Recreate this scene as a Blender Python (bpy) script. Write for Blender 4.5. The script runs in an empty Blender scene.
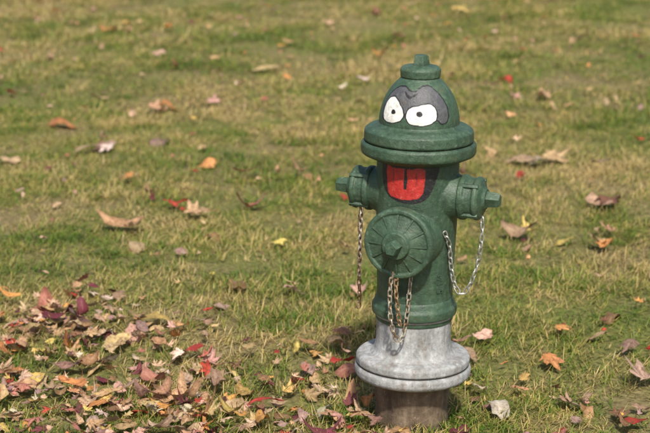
import bpy, math, random
import numpy as np
from mathutils import Vector, Matrix
rng=np.random.default_rng(23); random.seed(7)
scene=bpy.context.scene
scene.view_settings.view_transform='Standard'; scene.view_settings.look='None'; scene.view_settings.exposure=0
COL=scene.collection
CAMH=1.4; HX,HY=0.195,3.645

# ---------------- helpers ----------------
def new_mat(name):
    m=bpy.data.materials.new(name); m.use_nodes=True
    nt=m.node_tree; nt.nodes.clear(); return m,nt
def N(nt,t,**k):
    n=nt.nodes.new(t)
    for a,b in k.items(): setattr(n,a,b)
    return n
def noise(nt,vec,scale,detail=4,rough=.55):
    n=N(nt,'ShaderNodeTexNoise'); n.inputs['Scale'].default_value=scale; n.inputs['Detail'].default_value=detail
    n.inputs['Roughness'].default_value=rough; nt.links.new(vec,n.inputs['Vector']); return n.outputs['Fac']
def ramp(nt,fac,stops):
    r=N(nt,'ShaderNodeValToRGB'); e=r.color_ramp.elements
    while len(e)<len(stops): e.new(.5)
    for i,(p,c) in enumerate(stops):
        e[i].position=p; e[i].color=(c[0],c[1],c[2],1) if isinstance(c,(tuple,list)) else (c,c,c,1)
    nt.links.new(fac,r.inputs[0]); return r.outputs[0]
def mix(nt,f,a,b,mode='MIX'):
    n=N(nt,'ShaderNodeMix',data_type='RGBA',blend_type=mode)
    def put(sock,v):
        if hasattr(v,'is_output'): nt.links.new(v,sock)
        elif isinstance(v,(int,float)): sock.default_value=v
        else: sock.default_value=(v[0],v[1],v[2],1)
    put(n.inputs[0],f); put(n.inputs[6],a); put(n.inputs[7],b)
    return n.outputs[2]
def mesh_obj(name,verts,faces,mat=None,parent=None,smooth=None):
    me=bpy.data.meshes.new(name); me.from_pydata([tuple(v) for v in verts],[],[tuple(f) for f in faces]); me.update()
    if mat: me.materials.append(mat)
    if smooth is not None:
        me.polygons.foreach_set('use_smooth',[True]*len(me.polygons)); me.set_sharp_from_angle(angle=math.radians(smooth))
    o=bpy.data.objects.new(name,me); COL.objects.link(o)
    if parent: o.parent=parent
    return o
def round_profile(p,r,n=5):
    out=[]
    for i,q in enumerate(p):
        rr=q[2] if len(q)>2 else r
        P=Vector((q[0],q[1]))
        if i==0 or i==len(p)-1 or rr==0: out.append(P); continue
        A=Vector(p[i-1][:2]); B=Vector(p[i+1][:2])
        d=min(rr,(A-P).length*.45,(B-P).length*.45)
        a=P+(A-P).normalized()*d; b=P+(B-P).normalized()*d
        for k in range(n+1):
            t=k/n; out.append(a*(1-t)**2+P*2*t*(1-t)+b*t*t)
    return out
def lathe(prof,seg=128):
    vs=[];fs=[]
    n=len(prof)
    for p in prof:
        for s in range(seg):
            a=2*math.pi*s/seg; r=max(p[0],1e-5)
            vs.append((r*math.sin(a),-r*math.cos(a),p[1]))
    for i in range(n-1):
        for s in range(seg):
            t=(s+1)%seg
            fs.append((i*seg+s,i*seg+t,(i+1)*seg+t,(i+1)*seg+s))
    fs.append(tuple(range(seg))[::-1]); fs.append(tuple((n-1)*seg+s for s in range(seg)))
    return vs,fs
def xform(vs,M): return [tuple(M@Vector(v)) for v in vs]
def axis_mat(direction,origin):
    q=Vector(direction).to_track_quat('Z','Y'); return Matrix.Translation(origin)@q.to_matrix().to_4x4()
def join(parts):
    V=[];F=[]
    for v,f in parts:
        o=len(V); V+=list(v); F+=[tuple(i+o for i in g) for g in f]
    return V,F
def prism(nside,r0,r1,z0,z1,rot=0):
    vs=[];fs=[]
    lev=[(r0*.9,z0),(r0,z0+.0015),(r1,z1-.003),(r1*.86,z1)]
    for r,z in lev:
        for s in range(nside):
            a=2*math.pi*s/nside+rot; vs.append((r*math.cos(a),r*math.sin(a),z))
    for i in range(3):
        for s in range(nside):
            t=(s+1)%nside; fs.append((i*nside+s,i*nside+t,(i+1)*nside+t,(i+1)*nside+s))
    fs.append(tuple(range(nside))[::-1]); fs.append(tuple(3*nside+s for s in range(nside)))
    return vs,fs

# ---------------- world, sun, camera ----------------
SUN_EL=math.radians(50); sdir=Vector((0.10,-0.99,0)).normalized()
sdir=Vector((sdir.x*math.cos(SUN_EL),sdir.y*math.cos(SUN_EL),math.sin(SUN_EL)))
w=bpy.data.worlds.new("World"); scene.world=w; w.use_nodes=True
nt=w.node_tree; nt.nodes.clear()
sky=N(nt,'ShaderNodeTexSky',sky_type='NISHITA'); sky.sun_disc=False; sky.sun_elevation=SUN_EL
sky.sun_rotation=math.atan2(sdir.x,sdir.y); sky.dust_density=3; sky.air_density=1.0
bg=N(nt,'ShaderNodeBackground'); bg.inputs[1].default_value=.13
out=N(nt,'ShaderNodeOutputWorld'); nt.links.new(sky.outputs[0],bg.inputs[0]); nt.links.new(bg.outputs[0],out.inputs[0])
sl=bpy.data.lights.new("sun",'SUN'); sl.energy=4.9; sl.angle=math.radians(3); sl.color=(1,.94,.84)
so=bpy.data.objects.new("sun",sl); COL.objects.link(so); so.rotation_euler=sdir.to_track_quat('Z','Y').to_euler(); so.location=(3,-4,6)
cam=bpy.data.cameras.new("camera"); co=bpy.data.objects.new("camera",cam); COL.objects.link(co)
cam.sensor_width=36; cam.lens=94.8; co.location=(0,0,CAMH); co.rotation_euler=(math.radians(90-14.2),0,0)
cam.clip_end=2000; cam.dof.use_dof=True; cam.dof.focus_distance=3.66; cam.dof.aperture_fstop=5.6
scene.camera=co

# ---------------- ground ----------------
def gh(x,y):
    x=np.asarray(x,float);y=np.asarray(y,float)
    h=.012*np.sin(x*2.3+1.1)*np.sin(y*1.9+.4)+.007*np.sin(x*5.1+y*3.7)+.02*np.sin(x*.7+2)*np.sin(y*.55)
    d=np.hypot(x-HX,y-HY); k=np.clip((d-.15)/.8,0,1)
    return h*k
def coords(lo,hi,step,far,fs):
    a=list(np.arange(lo,hi+1e-6,step)); b=a[-1]; s=step
    while b<far: s*=fs; b+=s; a.append(b)
    b=a[0]; s=step; pre=[]
    while b>-far: s*=fs; b-=s; pre.append(b)
    return np.array(pre[::-1]+a)
xs=coords(-6,6,.1,600,1.35); ys=coords(0,16,.1,600,1.35)
X,Y=np.meshgrid(xs,ys); Z=gh(X,Y)*np.clip(1.6-np.hypot(X,Y-6)/40,0,1)
nx,ny=len(xs),len(ys)
idx=np.arange(nx*ny).reshape(ny,nx)
F=np.stack([idx[:-1,:-1],idx[:-1,1:],idx[1:,1:],idx[1:,:-1]],-1).reshape(-1,4)
m,nt=new_mat("lawn_soil")
g=N(nt,'ShaderNodeNewGeometry'); p=g.outputs['Position']
n1=noise(nt,p,60,6,.7); n2=noise(nt,p,1.3,4)
c=ramp(nt,n1,[(.3,(.08,.062,.027)),(.5,(.20,.16,.075)),(.72,(.38,.31,.16))])
c2=ramp(nt,n1,[(.3,(.06,.07,.018)),(.7,(.22,.23,.07))])
c=mix(nt,ramp(nt,n2,[(.4,0.),(.62,1.)]),c,c2)
b=N(nt,'ShaderNodeBsdfPrincipled'); b.inputs['Roughness'].default_value=.95; b.inputs['Specular IOR Level'].default_value=.1
nt.links.new(c,b.inputs['Base Color'])
bu=N(nt,'ShaderNodeBump'); bu.inputs['Strength'].default_value=.8; bu.inputs['Distance'].default_value=.01
nt.links.new(n1,bu.inputs['Height']); nt.links.new(bu.outputs[0],b.inputs['Normal'])
o=N(nt,'ShaderNodeOutputMaterial'); nt.links.new(b.outputs[0],o.inputs[0])
ground=mesh_obj("ground",np.stack([X,Y,Z],-1).reshape(-1,3).tolist(),F.tolist(),m,smooth=80)

# ---------------- grass ----------------
m,nt=new_mat("grass_blades")
at=N(nt,'ShaderNodeAttribute',attribute_name='bcol'); sep=N(nt,'ShaderNodeSeparateColor'); nt.links.new(at.outputs['Color'],sep.inputs[0])
g=N(nt,'ShaderNodeNewGeometry'); p=g.outputs['Position']
big=noise(nt,p,.9,3); med=noise(nt,p,4.5,5,.65)
ma=N(nt,'ShaderNodeMath',operation='MULTIPLY_ADD'); nt.links.new(big,ma.inputs[0]); ma.inputs[1].default_value=1.0
nt.links.new(med,ma.inputs[2])
mb=N(nt,'ShaderNodeMath',operation='MULTIPLY_ADD'); nt.links.new(ma.outputs[0],mb.inputs[0]); mb.inputs[1].default_value=2.9; mb.inputs[2].default_value=-2.82
mc=N(nt,'ShaderNodeMath',operation='ADD'); mc.use_clamp=True; nt.links.new(mb.outputs[0],mc.inputs[0]); nt.links.new(sep.outputs[0],mc.inputs[1])
col=ramp(nt,mc.outputs[0],[(0,(.11,.20,.022)),(.25,(.19,.27,.036)),(.5,(.32,.32,.068)),(.74,(.49,.39,.135)),(1,(.62,.47,.23))])
hh=ramp(nt,sep.outputs[1],[(0,(.55,.52,.44)),(.5,(1,1,1)),(1,(1.0,.98,.88))])  # blade roots darkened: depth shade painted into the grass colour
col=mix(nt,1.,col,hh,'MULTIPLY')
col=mix(nt,1.,col,ramp(nt,noise(nt,p,11,3),[(.34,(.70,.74,.70)),(.62,(1.08,1.06,1.02))]),'MULTIPLY')
b=N(nt,'ShaderNodeBsdfPrincipled'); b.inputs['Roughness'].default_value=.5; b.inputs['Specular IOR Level'].default_value=.3
nt.links.new(col,b.inputs['Base Color'])
tr=N(nt,'ShaderNodeBsdfTranslucent'); nt.links.new(col,tr.inputs[0])
ms=N(nt,'ShaderNodeMixShader'); ms.inputs[0].default_value=.3; nt.links.new(b.outputs[0],ms.inputs[1]); nt.links.new(tr.outputs[0],ms.inputs[2])
o=N(nt,'ShaderNodeOutputMaterial'); nt.links.new(ms.outputs[0],o.inputs[0]); grassmat=m

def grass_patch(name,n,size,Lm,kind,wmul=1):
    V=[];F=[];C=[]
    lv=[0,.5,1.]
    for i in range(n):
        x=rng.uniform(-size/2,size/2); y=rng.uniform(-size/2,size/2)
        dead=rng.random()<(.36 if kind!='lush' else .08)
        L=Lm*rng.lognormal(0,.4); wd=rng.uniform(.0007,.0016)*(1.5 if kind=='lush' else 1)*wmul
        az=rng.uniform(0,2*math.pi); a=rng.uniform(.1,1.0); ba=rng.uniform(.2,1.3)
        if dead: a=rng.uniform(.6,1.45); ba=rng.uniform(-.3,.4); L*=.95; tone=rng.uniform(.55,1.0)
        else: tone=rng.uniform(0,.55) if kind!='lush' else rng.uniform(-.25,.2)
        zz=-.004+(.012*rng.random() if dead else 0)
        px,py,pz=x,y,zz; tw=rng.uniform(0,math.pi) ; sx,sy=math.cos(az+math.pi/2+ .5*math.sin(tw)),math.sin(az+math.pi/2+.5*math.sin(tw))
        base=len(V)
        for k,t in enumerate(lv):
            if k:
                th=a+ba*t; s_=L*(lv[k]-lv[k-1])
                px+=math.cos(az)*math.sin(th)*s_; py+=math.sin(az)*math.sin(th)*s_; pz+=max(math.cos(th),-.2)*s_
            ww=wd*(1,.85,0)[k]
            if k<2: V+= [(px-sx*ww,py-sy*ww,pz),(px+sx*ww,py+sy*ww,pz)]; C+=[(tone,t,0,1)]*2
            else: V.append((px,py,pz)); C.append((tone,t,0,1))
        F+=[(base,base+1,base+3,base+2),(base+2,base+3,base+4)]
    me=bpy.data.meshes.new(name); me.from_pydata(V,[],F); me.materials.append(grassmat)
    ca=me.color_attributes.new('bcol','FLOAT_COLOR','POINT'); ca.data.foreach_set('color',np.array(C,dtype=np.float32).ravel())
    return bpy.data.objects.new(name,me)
gc=bpy.data.collections.new("grass_patches")
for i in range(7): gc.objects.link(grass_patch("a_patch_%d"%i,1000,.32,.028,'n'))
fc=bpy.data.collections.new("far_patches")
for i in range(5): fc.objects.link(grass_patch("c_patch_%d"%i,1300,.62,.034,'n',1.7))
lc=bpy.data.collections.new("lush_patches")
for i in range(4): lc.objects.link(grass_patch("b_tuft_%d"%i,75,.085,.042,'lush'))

def instancer(name,pts,rots,scls,coll):
    me=bpy.data.meshes.new(name); me.from_pydata(pts,[],[])
    a=me.attributes.new('rot','FLOAT_VECTOR','POINT'); a.data.foreach_set('vector',np.array(rots,dtype=np.float32).ravel())
    a=me.attributes.new('scl','FLOAT_VECTOR','POINT'); a.data.foreach_set('vector',np.array(scls,dtype=np.float32).ravel())
    ob=bpy.data.objects.new(name,me); COL.objects.link(ob)
    ng=bpy.data.node_groups.new(name+"_gn",'GeometryNodeTree')
    ng.interface.new_socket('Geometry',in_out='INPUT',socket_type='NodeSocketGeometry'); ng.interface.new_socket('Geometry',in_out='OUTPUT',socket_type='NodeSocketGeometry')
    i=ng.nodes.new('NodeGroupInput'); o=ng.nodes.new('NodeGroupOutput')
    ci=ng.nodes.new('GeometryNodeCollectionInfo'); ci.inputs[0].default_value=coll; ci.inputs['Separate Children'].default_value=True; ci.inputs['Reset Children'].default_value=True
    ip=ng.nodes.new('GeometryNodeInstanceOnPoints'); ip.inputs['Pick Instance'].default_value=True
    r=ng.nodes.new('GeometryNodeInputNamedAttribute'); r.data_type='FLOAT_VECTOR'; r.inputs[0].default_value='rot'
    s=ng.nodes.new('GeometryNodeInputNamedAttribute'); s.data_type='FLOAT_VECTOR'; s.inputs[0].default_value='scl'
    rn=ng.nodes.new('FunctionNodeRandomValue'); rn.data_type='INT'
    for k in rn.inputs:
        if k.type=='INT' and k.name=='Min': k.default_value=0
        if k.type=='INT' and k.name=='Max': k.default_value=len(coll.objects)-1
    er=ng.nodes.new('FunctionNodeEulerToRotation')
    L=ng.links.new
    L(i.outputs[0],ip.inputs['Points']); L(ci.outputs[0],ip.inputs['Instance'])
    L([q for q in rn.outputs if q.type=='INT'][0],ip.inputs['Instance Index'])
    L(r.outputs[0],er.inputs[0]); L(er.outputs[0],ip.inputs['Rotation']); L(s.outputs[0],ip.inputs['Scale']); L(ip.outputs[0],o.inputs[0])
    md=ob.modifiers.new("instances",'NODES'); md.node_group=ng
    return ob
def scatter(name,coll,y0,y1,st,jit):
    P=[];R=[];S=[]
    for y in np.arange(y0,y1,st):
        hw=.26*y+1.5
        for x in np.arange(-hw,hw,st):
            xx=x+rng.uniform(-jit,jit); yy=y+rng.uniform(-jit,jit)
            k=.5+.5*math.sin(xx*1.7+math.sin(yy*1.3)*2)*math.sin(yy*1.1+xx*.6)
            k2=math.sin(xx*4.3+1.3*math.sin(yy*3.1))*math.sin(yy*4.7+xx)
            P.append((xx,yy,float(gh(xx,yy)))); R.append((rng.uniform(-.05,.05),rng.uniform(-.05,.05),rng.uniform(0,6.28)))
            s=.66+.4*k+.25*k2+rng.uniform(-.1,.15); S.append((1,1,max(s,.3)))
    instancer(name,P,R,S,coll)
scatter("lawn_grass",gc,2.2,7.6,.235,.09)
scatter("lawn_grass_beyond",fc,7.7,14.5,.44,.16)
P=[];R=[];S=[]
def tuft(x,y,s): P.append((x,y,float(gh(x,y)))); R.append((0,0,rng.uniform(0,6.28))); S.append((s,s,s*rng.uniform(.6,1.0)))
for i in range(900):
    x=rng.uniform(-4,4); y=rng.uniform(2.5,14)
    if math.sin(x*2.1+.7)*math.sin(y*1.6+x)+rng.normal(0,.4)>.40: tuft(x,y,rng.uniform(.5,1.1))
for cx,cy,n,sp in [(.02,4.65,16,.10),(-.22,7.0,10,.15),(-.30,6.6,8,.12),(-.05,4.3,10,.1),(HX+.02,HY-.14,7,.07),(HX+.14,HY-.02,4,.04),(HX-.13,HY-.03,4,.03),(.35,3.6,6,.07),(-.75,5.9,6,.12),(.75,4.7,8,.12),(.1,4.9,10,.15),(-.5,4.9,8,.15)]:
    for i in range(n):
        x,y=cx+rng.normal(0,sp),cy+rng.normal(0,sp)
        if math.hypot(x-HX,y-HY)>.1: tuft(x,y,rng.uniform(.5,1.0))
instancer("grass_tufts",P,R,S,lc)

# ---------------- leaves ----------------
def maple(w=1.0,s=.47):
    tips=sorted([(90,1.0),(45,.90),(135,.88),(2,.66),(178,.64),(-42,.34),(222,.34)])
    pts=[]
    for i,(a,r) in enumerate(tips):
        pts+= [(a-17*w,r*.66,0),(a-12*w,r*.70,0),(a-7*w,r*.80,0),(a,r,1),(a+7*w,r*.82,0),(a+12*w,r*.69,0),(a+17*w,r*.67,0)]
        if i<len(tips)-1:
            b,q=tips[i+1]; pts.append(((a+b)/2,s*min(1,(r+q)/1.5),0))
    pts.append((270,.10,0))
    return pts
def oval(w=.5):
    pts=[]
    for k in range(20):
        a=360*k/20; ca=math.radians(a); r=1/math.sqrt((math.cos(ca)/w)**2+math.sin(ca)**2)
        if k==5: r*=1.12
        pts.append((a,r,1 if k in(5,15) else 0))
    return pts
shapes=[maple(),maple(1.05,.58),oval(),oval(.65)]
PAL=[((.47,.31,.16),.29),((.55,.26,.08),.13),((.38,.045,.03),.09),((.15,.035,.045),.10),((.54,.33,.24),.11),((.55,.40,.12),.06),((.27,.15,.075),.13),((.62,.52,.38),.04),((.30,.18,.17),.05)]
pw=np.array([w for _,w in PAL]); pw/=pw.sum()
LV=[];LF=[];LC=[]
def leaf(x,y,size,colr=None,lift=None,tilt=None,az=None):
    q_=rng.random(); sh=shapes[0] if q_<.38 else shapes[1] if q_<.70 else shapes[2] if q_<.85 else shapes[3]
    if colr is None:
        colr=PAL[rng.choice(len(PAL),p=pw)][0]
    c=np.array(colr)*rng.uniform(.7,1.2)*np.array([1,rng.uniform(.85,1.15),1])
    z0=float(gh(x,y))+(lift if lift is not None else rng.uniform(.014,.030))
    az=rng.uniform(0,6.28) if az is None else az
    tl=abs(rng.normal(0,.38)) if tilt is None else tilt
    ta=rng.uniform(0,6.28)
    M=Matrix.Rotation(ta,3,'Z')@Matrix.Rotation(tl,3,'X')@Matrix.Rotation(az,3,'Z')
    s=size/1.7; base=len(LV)
    c1,c2=rng.normal(0,.9),rng.normal(0,.7); ca=rng.uniform(0,3.14); w1=rng.uniform(0,6.28); wa=rng.uniform(.06,.20)
    flip=1 if rng.random()<.6 else -1
    if rng.random()<.35: c=c*.62+np.array([.42,.32,.23])*.4
    asp=rng.uniform(.65,1.05); sk=rng.normal(0,.18)
    def add(px,py,cc):
        px=px*asp+sk*py
        u=px*math.cos(ca)+py*math.sin(ca); v=-px*math.sin(ca)+py*math.cos(ca)
        z=flip*(abs(c1)*.7*u*u+c2*.4*v*v)+wa*math.sin(4*px+w1)*math.cos(3.3*py+w1*2)+ .06*math.sin(9*math.atan2(py,px)+w1)*math.hypot(px,py)
        q=M@Vector((px*s,py*s,z*s)); LV.append((x+q.x,y+q.y,max(z0+q.z,float(z0-.022)))); LC.append((*np.clip(cc,0,1),1))
    n=len(sh); jr=rng.normal(1,.08,n)
    add(0,0,c*1.15)
    for ri,rr in enumerate([.33,.66,1.]):
        for k,(a,r,tip) in enumerate(sh):
            rad=r*(jr[k] if ri==2 else 1)
            aa=math.radians(a)
            cc=c*(.82 if ri==2 else 1.0)*rng.uniform(.9,1.1)
            if tip and ri<2: cc=c*1.25+.03
            add(math.cos(aa)*rad*rr,math.sin(aa)*rad*rr,cc)
    for k in range(n):
        t=(k+1)%n
        LF.append((base,base+1+k,base+1+t))
        for ri in range(2):
            o=base+1+ri*n; LF.append((o+k,o+n+k,o+n+t,o+t))
    if rng.random()<.5:
        b2=len(LV); L=rng.uniform(.5,.9); bend=rng.normal(0,.25)
        for t in (0,.5,1):
            px=bend*t*t; py=-.1-L*t if q_<.7 else -.9-L*.5*t
            for e in(-.018,.018): add(px+e,py,np.array([.3,.13,.07]))
        LF.extend([(b2,b2+1,b2+3,b2+2),(b2+2,b2+3,b2+5,b2+4)])
def near_h(x,y,r=.1): return math.hypot(x-HX,y-HY)<r
def pile_edge(x):
    return 3.97-.58*x+.10*math.sin(7*x)+.06*math.sin(17*x+1)
cnt=0
for i in range(10500):
    x=rng.uniform(-2.6,.34); y=rng.uniform(2.3,5.3)
    e=pile_edge(max(x,-1.1)); d=e-y
    pr=1/(1+math.exp(-d/.09))
    if x>.10: pr*=max(0.15,1-(x-.10)/.2)
    cl=.5+.5*math.sin(9*x+4*y)*math.sin(8*y-3*x)
    if rng.random()<pr*(.4+.5*cl)*(1 if x>-1.3 else .5) and not near_h(x,y,.10):
        leaf(x,y,rng.uniform(.022,.072),lift=rng.uniform(.012,.040)); cnt+=1
for i in range(560):
    x=rng.uniform(.30,1.6); y=rng.uniform(2.6,4.3)
    pr=1/(1+math.exp(-(3.82+.18*x-y)/.07))*min(1,max(.2,(x-.2)/.3))
    if rng.random()<pr*.8 and not near_h(x,y,.13): leaf(x,y,rng.uniform(.022,.072))
for i in range(2300):
    x=rng.uniform(-5,5); y=rng.uniform(3.9,15)
    if not near_h(x,y,.16): leaf(x,y,rng.uniform(.035,.095)*(1 if rng.random()<.32 else .45),lift=rng.uniform(.016,.032))
T=(.46,.31,.17);O=(.54,.26,.09);RD=(.40,.05,.04);PK=(.54,.33,.26);YL=(.58,.41,.13);BR=(.24,.13,.07);WH=(.62,.54,.44)
for x,y,s,c in [(-.65,5.31,.12,O),(-.62,5.27,.09,T),(-.42,6.26,.13,O),(-.40,5.5,.13,T),(-.44,5.47,.09,T),(-.458,4.27,.10,YL),(.854,5.13,.12,T),(.86,5.10,.09,O),
    (-.106,4.58,.09,PK),(-.08,4.6,.06,T),(-1.12,7.13,.13,O),(-.77,7.5,.13,T),(-.72,7.55,.10,O),(.547,3.98,.09,O),(-.745,4.38,.08,YL),(-.918,6.55,.10,T),
    (-.29,6.07,.10,RD),(.038,4.15,.08,BR),(.06,4.2,.06,T),(.615,5.22,.12,BR),(.64,5.25,.08,YL),(-.506,7.55,.11,PK),(.81,10.7,.17,YL),(.60,4.2,.07,O),(.76,3.84,.11,PK),
    (-.70,6.0,.09,O),(-.84,6.55,.10,WH),(.956,5.63,.14,BR),(.93,5.6,.10,T),(.395,3.66,.08,WH),(.77,4.08,.09,(.1,.025,.03)),(.77,6.3,.17,T),(.85,6.36,.16,T),(.81,6.26,.13,(.5,.42,.3)),
    (.49,7.0,.10,PK),(1.0,7.7,.13,T),(.42,9.6,.14,T),(-.2,9.4,.13,O),(-.9,9.0,.13,PK),(.2,8.2,.10,WH),(-.30,8.6,.12,T),(1.35,9.3,.15,T),(-1.3,10.0,.15,O),(-.33,4.02,.07,RD),(-.3,3.95,.07,(.5,.06,.03)),
    (.33,4.1,.06,T),(.36,4.02,.05,BR),(.40,4.15,.05,PK)]:
    leaf(x,y,s,c,lift=.034,tilt=rng.uniform(.05,.32))
m,nt=new_mat("dry_leaves")
at=N(nt,'ShaderNodeAttribute',attribute_name='lcol'); g=N(nt,'ShaderNodeNewGeometry'); p=g.outputs['Position']
n1=noise(nt,p,110,4,.65); n2=noise(nt,p,35,3)
c=mix(nt,ramp(nt,n1,[(.50,0.),(.66,.7)]),at.outputs['Color'],(.12,.05,.028))
c=mix(nt,1.,c,ramp(nt,n2,[(.3,(.8,.77,.75)),(.7,(1.3,1.3,1.3))]),'MULTIPLY')
b=N(nt,'ShaderNodeBsdfPrincipled'); b.inputs['Roughness'].default_value=.6; b.inputs['Specular IOR Level'].default_value=.3; nt.links.new(c,b.inputs['Base Color'])
bu=N(nt,'ShaderNodeBump'); bu.inputs['Strength'].default_value=.5; bu.inputs['Distance'].default_value=.003; nt.links.new(n1,bu.inputs['Height']); nt.links.new(bu.outputs[0],b.inputs['Normal'])
tr=N(nt,'ShaderNodeBsdfTranslucent'); nt.links.new(c,tr.inputs[0])
ms=N(nt,'ShaderNodeMixShader'); ms.inputs[0].default_value=.2; nt.links.new(b.outputs[0],ms.inputs[1]); nt.links.new(tr.outputs[0],ms.inputs[2])
o=N(nt,'ShaderNodeOutputMaterial'); nt.links.new(ms.outputs[0],o.inputs[0])
lo=mesh_obj("fallen_leaves",LV,LF,m)
ca=lo.data.color_attributes.new('lcol','FLOAT_COLOR','POINT'); ca.data.foreach_set('color',np.array(LC,dtype=np.float32).ravel())
lo.data.polygons.foreach_set('use_smooth',[True]*len(lo.data.polygons))

# ---------------- hydrant materials ----------------
def hyd_mat(name,base,dark,light,rough,attr=False,rust=.0,speck=.5,spk=(.35,.42,.36),spec=.5,streak=0):
    m,nt=new_mat(name); tc=N(nt,'ShaderNodeTexCoord'); p=tc.outputs['Object']
    mp=N(nt,'ShaderNodeMapping'); mp.inputs['Scale'].default_value=(1,1,.3); nt.links.new(p,mp.inputs[0])
    n1=noise(nt,mp.outputs[0],24,7,.7); n2=noise(nt,p,90,5,.65); n3=noise(nt,p,260,3,.6)
    c=ramp(nt,n1,[(.34,dark),(.52,base),(.70,light)])
    if attr:
        at=N(nt,'ShaderNodeAttribute',attribute_name='paint')
        wn=ramp(nt,noise(nt,p,150,5,.7),[(.30,.45),(.42,1.)])
        mm=N(nt,'ShaderNodeMath',operation='MULTIPLY'); nt.links.new(at.outputs['Alpha'],mm.inputs[0]); nt.links.new(wn,mm.inputs[1])
        c=mix(nt,mm.outputs[0],c,at.outputs['Color'])
    c=mix(nt,1.,c,ramp(nt,n2,[(.3,(.72,.72,.72)),(.7,(1.2,1.2,1.2))]),'MULTIPLY')
    c=mix(nt,ramp(nt,n2,[(.62,0.),(.68,speck)]),c,spk)
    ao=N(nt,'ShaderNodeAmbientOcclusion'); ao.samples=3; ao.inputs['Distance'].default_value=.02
    c=mix(nt,ramp(nt,ao.outputs['AO'],[(.35,.75),(.8,0.)]),c,tuple(q*.35+.012 for q in dark))  # occlusion shade painted into the base colour in creases and joints
    if streak>0:
        m2=N(nt,'ShaderNodeMapping'); m2.inputs['Scale'].default_value=(1,1,.12); nt.links.new(p,m2.inputs[0])
        c=mix(nt,ramp(nt,noise(nt,m2.outputs[0],60,5,.7),[(.50,0.),(.66,streak)]),c,(.19,.145,.10))
    if rust>0:
        n4=noise(nt,p,24,7,.75)
        c=mix(nt,ramp(nt,n4,[(.60-.08*rust,0.),(.70,rust)]),c,(.15,.08,.04))
    b=N(nt,'ShaderNodeBsdfPrincipled'); nt.links.new(c,b.inputs['Base Color']); b.inputs['Specular IOR Level'].default_value=spec
    nt.links.new(ramp(nt,n2,[(.3,rough-.08),(.7,rough+.2)]),b.inputs['Roughness'])
    b1=N(nt,'ShaderNodeBump'); b1.inputs['Strength'].default_value=.7; b1.inputs['Distance'].default_value=.003; nt.links.new(n2,b1.inputs['Height'])
    b2=N(nt,'ShaderNodeBump'); b2.inputs['Strength'].default_value=.45; b2.inputs['Distance'].default_value=.001; nt.links.new(n3,b2.inputs['Height'])
    nt.links.new(b1.outputs[0],b2.inputs['Normal']); nt.links.new(b2.outputs[0],b.inputs['Normal'])
    o=N(nt,'ShaderNodeOutputMaterial'); nt.links.new(b.outputs[0],o.inputs[0]); return m
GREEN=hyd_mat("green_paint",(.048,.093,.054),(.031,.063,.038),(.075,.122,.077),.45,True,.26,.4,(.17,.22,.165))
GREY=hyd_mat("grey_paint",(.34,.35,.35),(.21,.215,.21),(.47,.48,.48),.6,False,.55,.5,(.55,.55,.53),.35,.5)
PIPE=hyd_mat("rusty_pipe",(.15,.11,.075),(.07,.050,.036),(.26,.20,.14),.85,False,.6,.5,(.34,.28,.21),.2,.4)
def metal(name,c1,c2,met,ro):
    m,nt=new_mat(name); tc=N(nt,'ShaderNodeTexCoord'); n1=noise(nt,tc.outputs['Object'],70,4,.6)
    b=N(nt,'ShaderNodeBsdfPrincipled'); b.inputs['Metallic'].default_value=met; b.inputs['Roughness'].default_value=ro
    nt.links.new(ramp(nt,n1,[(.4,c1),(.62,c2)]),b.inputs['Base Color'])
    o=N(nt,'ShaderNodeOutputMaterial'); nt.links.new(b.outputs[0],o.inputs[0]); return m
SILV=metal("galvanised_chain",(.34,.35,.31),(.56,.56,.52),.7,.42)
RUST=metal("rusty_chain",(.19,.11,.055),(.42,.29,.16),.3,.55)
MIXC=metal("worn_chain",(.24,.16,.09),(.52,.49,.41),.5,.5)

# painted face (azimuth in degrees from hydrant front, height in m)
def sdf(poly,rad,az,z):
    P=np.array([(math.radians(a)*rad,h) for a,h in poly]); q=np.stack([np.radians(az)*rad,z],-1)
    d=np.full(len(q),9.); ins=np.zeros(len(q),bool)
    for i in range(len(P)):
        a=P[i-1];b=P[i]; ab=b-a; t=np.clip(((q-a)@ab)/(ab@ab),0,1)
        d=np.minimum(d,np.linalg.norm(q-a-t[:,None]*ab,axis=1))
        c=((a[1]>q[:,1])!=(b[1]>q[:,1])); with_=(b[0]-a[0])*(q[:,1]-a[1])/(b[1]-a[1]+1e-12)+a[0]; ins^=c&(q[:,0]<with_)
    return np.where(ins,-d,d)
def smooth_poly(poly,it=2):
    for _ in range(it):
        o=[]
        for i in range(len(poly)):
            a=poly[i-1];b=poly[i]; o+=[(a[0]*.75+b[0]*.25,a[1]*.75+b[1]*.25),(a[0]*.25+b[0]*.75,a[1]*.25+b[1]*.75)]
        poly=o
    return poly
def paint(obj,layers):
    me=obj.data; n=len(me.vertices); co_=np.empty(n*3); me.vertices.foreach_get('co',co_); co_=co_.reshape(-1,3)
    az=np.degrees(np.arctan2(co_[:,0],-co_[:,1])); z=co_[:,2]
    C=np.zeros((n,4))
    for poly,rad,off,colr,soft in layers:
        d=sdf(poly,rad,az,z)-off+.0007*np.sin(az*.35)*np.sin(z*310+az*.1)
        a=np.clip(.5-d/soft,0,1)[:,None]; a[(np.abs(az)>80)]=0
        C[:,:3]=np.where(C[:,3:]>0,C[:,:3]*(1-a)+np.array(colr)*a,np.array(colr))
        C[:,3:]=np.maximum(C[:,3:],a)
    ca=me.color_attributes.new('paint','FLOAT_COLOR','POINT'); ca.data.foreach_set('color',C.astype(np.float32).ravel())
def nopaint(obj):
    me=obj.data; ca=me.color_attributes.new('paint','FLOAT_COLOR','POINT'); ca.data.foreach_set('color',np.zeros(len(me.vertices)*4,dtype=np.float32))

H=bpy.data.objects.new("fire_hydrant",None); COL.objects.link(H); H.empty_display_size=.2
H.location=(HX,HY,0); H.rotation_euler=(0,math.radians(.8),math.radians(-21))

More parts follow.
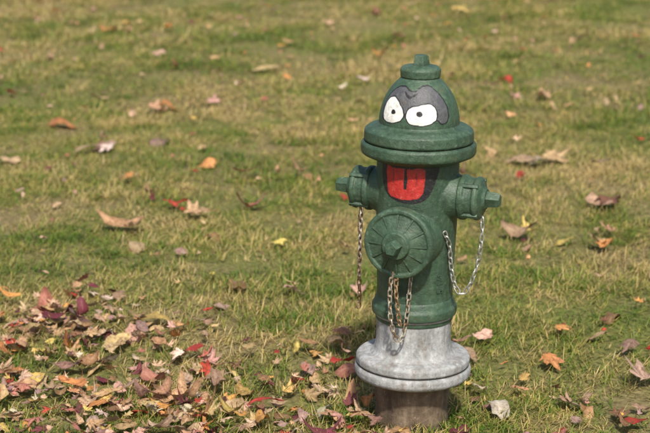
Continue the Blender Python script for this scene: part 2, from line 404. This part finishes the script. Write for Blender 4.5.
dome_prof=[(.088,.672),(.087,.70),(.0845,.715),(.079,.735),(.070,.754),(.058,.771),(.046,.783),(.036,.790),(.001,.793)]
def spline(pts,n=12):
    o=[]
    for i in range(len(pts)-1):
        p0=pts[max(i-1,0)];p1=pts[i];p2=pts[i+1];p3=pts[min(i+2,len(pts)-1)]
        for k in range(n):
            t=k/n; o.append(tuple(.5*((2*p1[j])+(-p0[j]+p2[j])*t+(2*p0[j]-5*p1[j]+4*p2[j]-p3[j])*t*t+(-p0[j]+3*p1[j]-3*p2[j]+p3[j])*t**3) for j in range(len(p1))))
    o.append(pts[-1]); return o
v,f=lathe(spline(dome_prof,20),900); dome=mesh_obj("bonnet_dome",v,f,GREEN,H,smooth=50)
BLK=(.014,.014,.016); WHT=(.80,.79,.74); GRY=(.085,.088,.095); RED=(.44,.028,.023)
mask=smooth_poly([(-50,.706),(-52,.735),(-48,.757),(-36,.772),(-18,.776),(-4,.768),(8,.764),(20,.776),(38,.779),(52,.768),(62,.748),(66,.722),(60,.702),(50,.700),(44,.712),(20,.72),(-6,.722),(-20,.715),(-40,.703)])
eyeL=smooth_poly([(-46,.710),(-48,.732),(-43,.747),(-33,.753),(-22,.748),(-9,.731),(-6,.716),(-12,.704),(-28,.699),(-40,.701)],1)
eyeR=smooth_poly([(-1,.710),(-2,.724),(3,.735),(14,.738),(28,.742),(39,.741),(45,.722),(40,.706),(24,.698),(6,.700)],1)
pupL=smooth_poly([(-29,.722),(-27,.728),(-22,.727),(-20,.721),(-24,.717),(-28,.718)],1)
pupR=smooth_poly([(12,.722),(14,.727),(20,.729),(23,.722),(19,.716),(14,.717)],1)
notch=[(-12,.765),(-8,.758),(0,.752),(10,.758),(14,.764),(0,.756)]
paint(dome,[(mask,.08,.0022,BLK,.0012),(mask,.08,-.0008,GRY,.0012),(notch,.08,.0008,BLK,.001),(eyeL,.08,.0028,BLK,.001),(eyeR,.08,.0028,BLK,.001),(eyeL,.08,0,WHT,.001),(eyeR,.08,0,WHT,.001),(pupL,.08,0,BLK,.001),(pupR,.08,0,BLK,.001)])
parts=[]
v,f=lathe(round_profile([(.001,.785,0),(.034,.785),(.043,.789),(.044,.806),(.038,.812),(.022,.815),(.001,.815,0)],.003),96); parts.append((v,f))
v,f=prism(5,.0195,.0165,.812,.836,.3); parts.append((v,f))
v,f=join(parts); nopaint(mesh_obj("operating_nut",v,f,GREEN,H,smooth=35))
v,f=lathe(round_profile([(.06,.650,0),(.117,.650),(.1195,.654),(.1185,.674),(.108,.682),(.092,.684,.006),(.084,.694,0)],.003),192)
nopaint(mesh_obj("bonnet_flange",v,f,GREEN,H,smooth=40))
v,f=lathe(round_profile([(.06,.606,0),(.095,.609),(.112,.617),(.123,.622),(.1255,.628),(.1255,.644),(.121,.649),(.06,.649,0)],.004),192)
nopaint(mesh_obj("upper_flange",v,f,GREEN,H,smooth=40))

bm_parts=[]
bp=round_profile([(.001,.245,0),(.086,.245),(.086,.285,.01),(.084,.31,.02),(.086,.40,.03),(.089,.47,.03),(.090,.60),(.088,.617),(.001,.617,0)],.004)
bm_parts.append(lathe(bp,160))
for sx in (-1,1):
    pr=round_profile([(.001,0,0),(.062,.02),(.062,.055,.02),(.050,.088,.02),(.046,.10),(.046,.11),(.001,.11,0)],.004)
    v,f=lathe(pr,96); bm_parts.append((xform(v,axis_mat((sx,0,0),(0,0,.533))),f))
pr=round_profile([(.001,0,0),(.078,.02),(.078,.06,.02),(.066,.088,.02),(.064,.105),(.001,.105,0)],.004)
v,f=lathe(pr,96); bm_parts.append((xform(v,axis_mat((0,-1,0),(0,0,.447))),f))
v,f=join(bm_parts); tmp=mesh_obj("tmp_body",v,f)
rm=tmp.modifiers.new("r",'REMESH'); rm.mode='VOXEL'; rm.voxel_size=.0014; rm.use_smooth_shade=True
sm=tmp.modifiers.new("s",'SMOOTH'); sm.iterations=16; sm.factor=.5
dg=bpy.context.evaluated_depsgraph_get(); me=bpy.data.meshes.new_from_object(tmp.evaluated_get(dg)); bpy.data.objects.remove(tmp)
me.name="barrel_body"; me.materials.clear(); me.materials.append(GREEN)
body=bpy.data.objects.new("barrel_body",me); COL.objects.link(body); body.parent=H
mouth=smooth_poly([(-39,.625),(-41,.600),(-39,.568),(-32,.545),(-14,.530),(10,.526),(28,.534),(38,.553),(44,.580),(50,.610),(50,.625)])
tong=smooth_poly([(-30,.622),(-30,.590),(-28,.560),(-26,.543),(-8,.536),(14,.537),(24,.545),(27,.565),(28,.590),(28,.604),(20,.608),(8,.602),(-4,.606),(-16,.602),(-26,.608)],1)
line=[(0,.607),(1.6,.607),(3.2,.574),(1.2,.560),(-1,.560),(-1,.580)]
crack=[(-18,.600),(-16.5,.600),(-17,.572),(-18,.565)]
crack2=[(15,.598),(16.5,.598),(17,.575),(15.6,.568)]
paint(body,[(mouth,.09,0,BLK,.0015),(tong,.09,0,RED,.0018),(line,.09,.0009,BLK,.001),(crack,.09,.0001,(.2,.02,.02),.002),(crack2,.09,.0001,(.2,.02,.02),.002)])
v,f=lathe(round_profile([(.06,.262,0),(.0935,.262),(.0945,.268),(.0945,.280),(.090,.286),(.086,.302,.008),(.07,.31,0)],.003),160)
nopaint(mesh_obj("breakaway_flange",v,f,GREEN,H,smooth=40))
# faint raised casting marks, running up the barrel
fontd=bpy.data.curves.new("f",'FONT'); fontd.body="5 1/4"; fontd.size=.022; fontd.extrude=.0006; fontd.align_x='CENTER'
fo=bpy.data.objects.new("f",fontd); COL.objects.link(fo); dg=bpy.context.evaluated_depsgraph_get(); dg.update()
fm=bpy.data.meshes.new_from_object(fo.evaluated_get(dg)); bpy.data.objects.remove(fo)
for vtx in fm.vertices:
    u,h,d=vtx.co; a=math.radians(62)-h/.086; r=.0857+d; vtx.co=(r*math.sin(a),-r*math.cos(a),.345+u)
fm.materials.clear(); fm.materials.append(GREEN); fo=bpy.data.objects.new("cast_lettering",fm); COL.objects.link(fo); fo.parent=H; nopaint(fo)

for sx,nm in ((-1,"hose_cap_a"),(1,"hose_cap_b")):
    parts=[]
    v,f=lathe(round_profile([(.001,.100,0),(.046,.100),(.0495,.103),(.0495,.112),(.045,.116),(.044,.132),(.0475,.136),(.0475,.142),(.042,.147),(.026,.152),(.022,.158),(.001,.158,0)],.002),96); parts.append((v,f))
    parts.append(prism(5,.0185,.016,.155,.187,.4))
    for k in range(4):
        a=math.radians(45+90*k); v,f=prism(6,.006,.006,.103,.146); parts.append((xform(v,Matrix.Translation((.045*math.cos(a),.045*math.sin(a),0))),f))
    v,f=join(parts); v=xform(v,axis_mat((sx,0,0),(0,0,.533))); nopaint(mesh_obj(nm,v,f,GREEN,H,smooth=35))
parts=[]
v,f=lathe(round_profile([(.001,.098,0),(.070,.098),(.0765,.101),(.0775,.106),(.0775,.124),(.0745,.129),(.068,.130),(.064,.1275),(.045,.134),(.032,.139),(.029,.148),(.001,.149,0)],.002),128); parts.append((v,f))
parts.append(prism(5,.0180,.0155,.147,.177,.2))
for k in range(12):
    a=2*math.pi*k/12
    r0,r1,hw=.024,.066,.0024
    vs=[(r0,-hw,.128),(r1,-hw*1.4,.120),(r1,hw*1.4,.120),(r0,hw,.128),(r0,-hw*.6,.1420),(r1,-hw*.8,.1300),(r1,hw*.8,.1300),(r0,hw*.6,.1420)]
    fs=[(0,3,2,1),(4,5,6,7),(0,1,5,4),(1,2,6,5),(2,3,7,6),(3,0,4,7)]
    parts.append((xform(vs,Matrix.Rotation(a,4,'Z')),fs))
v,f=join(parts); v=xform(v,axis_mat((0,-1,0),(0,0,.447))); nopaint(mesh_obj("pumper_cap",v,f,GREEN,H,smooth=35))

v,f=lathe(round_profile([(.06,.255,0),(.0865,.255),(.0885,.261),(.06,.262,0)],.002),160); mesh_obj("flange_gasket",v,f,GREY,H,smooth=40)
v,f=lathe(round_profile([(.06,.15,0),(.100,.166,.02),(.088,.176,.02),(.083,.20,.03),(.0835,.255),(.06,.2555,0)],.003),160); mesh_obj("lower_barrel",v,f,GREY,H,smooth=50)
v,f=lathe(round_profile([(.06,.143,0),(.124,.143),(.1275,.147),(.1275,.160),(.122,.166),(.098,.169,.01),(.06,.171,0)],.004),192); mesh_obj("ground_flange_top",v,f,GREY,H,smooth=40)
v,f=lathe(round_profile([(.06,.112,0),(.118,.112),(.127,.117),(.1305,.123),(.1305,.135),(.127,.1415),(.06,.142,0)],.004),192); mesh_obj("ground_flange_bottom",v,f,GREY,H,smooth=40)
v,f=lathe(round_profile([(.06,-.15,0),(.083,-.15),(.083,.02,.01),(.080,.045,.01),(.085,.07,.01),(.083,.095,.01),(.09,.112),(.06,.113,0)],.004),128); mesh_obj("buried_pipe",v,f,PIPE,H,smooth=50)

def link(L=.0195,W=.0125,r=.0018,n=16,mseg=6):
    vs=[];fs=[]
    st_=L-W
    for i in range(n):
        a=2*math.pi*(i+.5)/n; cx=math.cos(a);sy=math.sin(a)
        rr=W/2-r; px=cx*rr; py=sy*rr+(st_/2 if sy>=0 else -st_/2)
        for j in range(mseg):
            b=2*math.pi*j/mseg; vs.append((px+cx*r*math.cos(b),py+sy*r*math.cos(b),r*math.sin(b)))
    for i in range(n):
        for j in range(mseg):
            i2=(i+1)%n;j2=(j+1)%mseg; fs.append((i*mseg+j,i2*mseg+j,i2*mseg+j2,i*mseg+j2))
    return vs,fs
def chain(name,ctrl,mat,pitch=.0135):
    pts=[Vector(p) for p in spline(ctrl,40)]
    acc=0; nxt=0; parts=[]; k=0
    prev=None
    for i in range(1,len(pts)):
        seg=(pts[i]-pts[i-1]).length
        while acc+seg>=nxt:
            t=(nxt-acc)/seg; P=pts[i-1].lerp(pts[i],t); T=(pts[i]-pts[i-1]).normalized()
            # stable frame: reference direction carried along the chain
            ref=Vector((0,-1,0)) if prev is None else prev
            Zx=(ref-T*ref.dot(T)).normalized(); prev=Zx; Xx=T.cross(Zx)
            q=Matrix((Xx,T,Zx)).transposed().to_4x4()
            roll=Matrix.Rotation(math.radians(35+90*(k%2)+rng.normal(0,12)),4,'Y')
            v,f=link(); parts.append((xform(v,Matrix.Translation(P)@q@roll),f)); k+=1; nxt+=pitch
        acc+=seg
    v,f=join(parts); return mesh_obj(name,v,f,mat,H,smooth=60)
chain("left_chain",[(-.125,-.012,.492),(-.127,-.014,.45),(-.1255,-.012,.40),(-.128,-.014,.35),(-.126,-.012,.30),(-.127,-.012,.262)],RUST)
chain("left_chain_strand",[(-.118,-.03,.488),(-.121,-.026,.44),(-.1225,-.024,.38),(-.124,-.022,.33)],MIXC)
chain("pumper_chain",[(-.012,-.128,.378),(-.014,-.130,.34),(-.013,-.128,.29),(-.006,-.122,.245),(.004,-.114,.228),(.012,-.106,.245),(.016,-.098,.29),(.018,-.092,.34),(.020,-.086,.385)],MIXC)
chain("pumper_chain_strand",[(-.002,-.126,.374),(-.001,-.128,.34),(.002,-.122,.30),(.004,-.112,.262)],RUST)
chain("right_chain",[(.150,-.004,.487),(.151,-.006,.45),(.146,-.012,.395),(.133,-.02,.345),(.115,-.026,.322),(.099,-.028,.345),(.090,-.03,.39),(.087,-.034,.43),(.080,-.05,.462)],SILV)
print("leaves",cnt,len(LF))
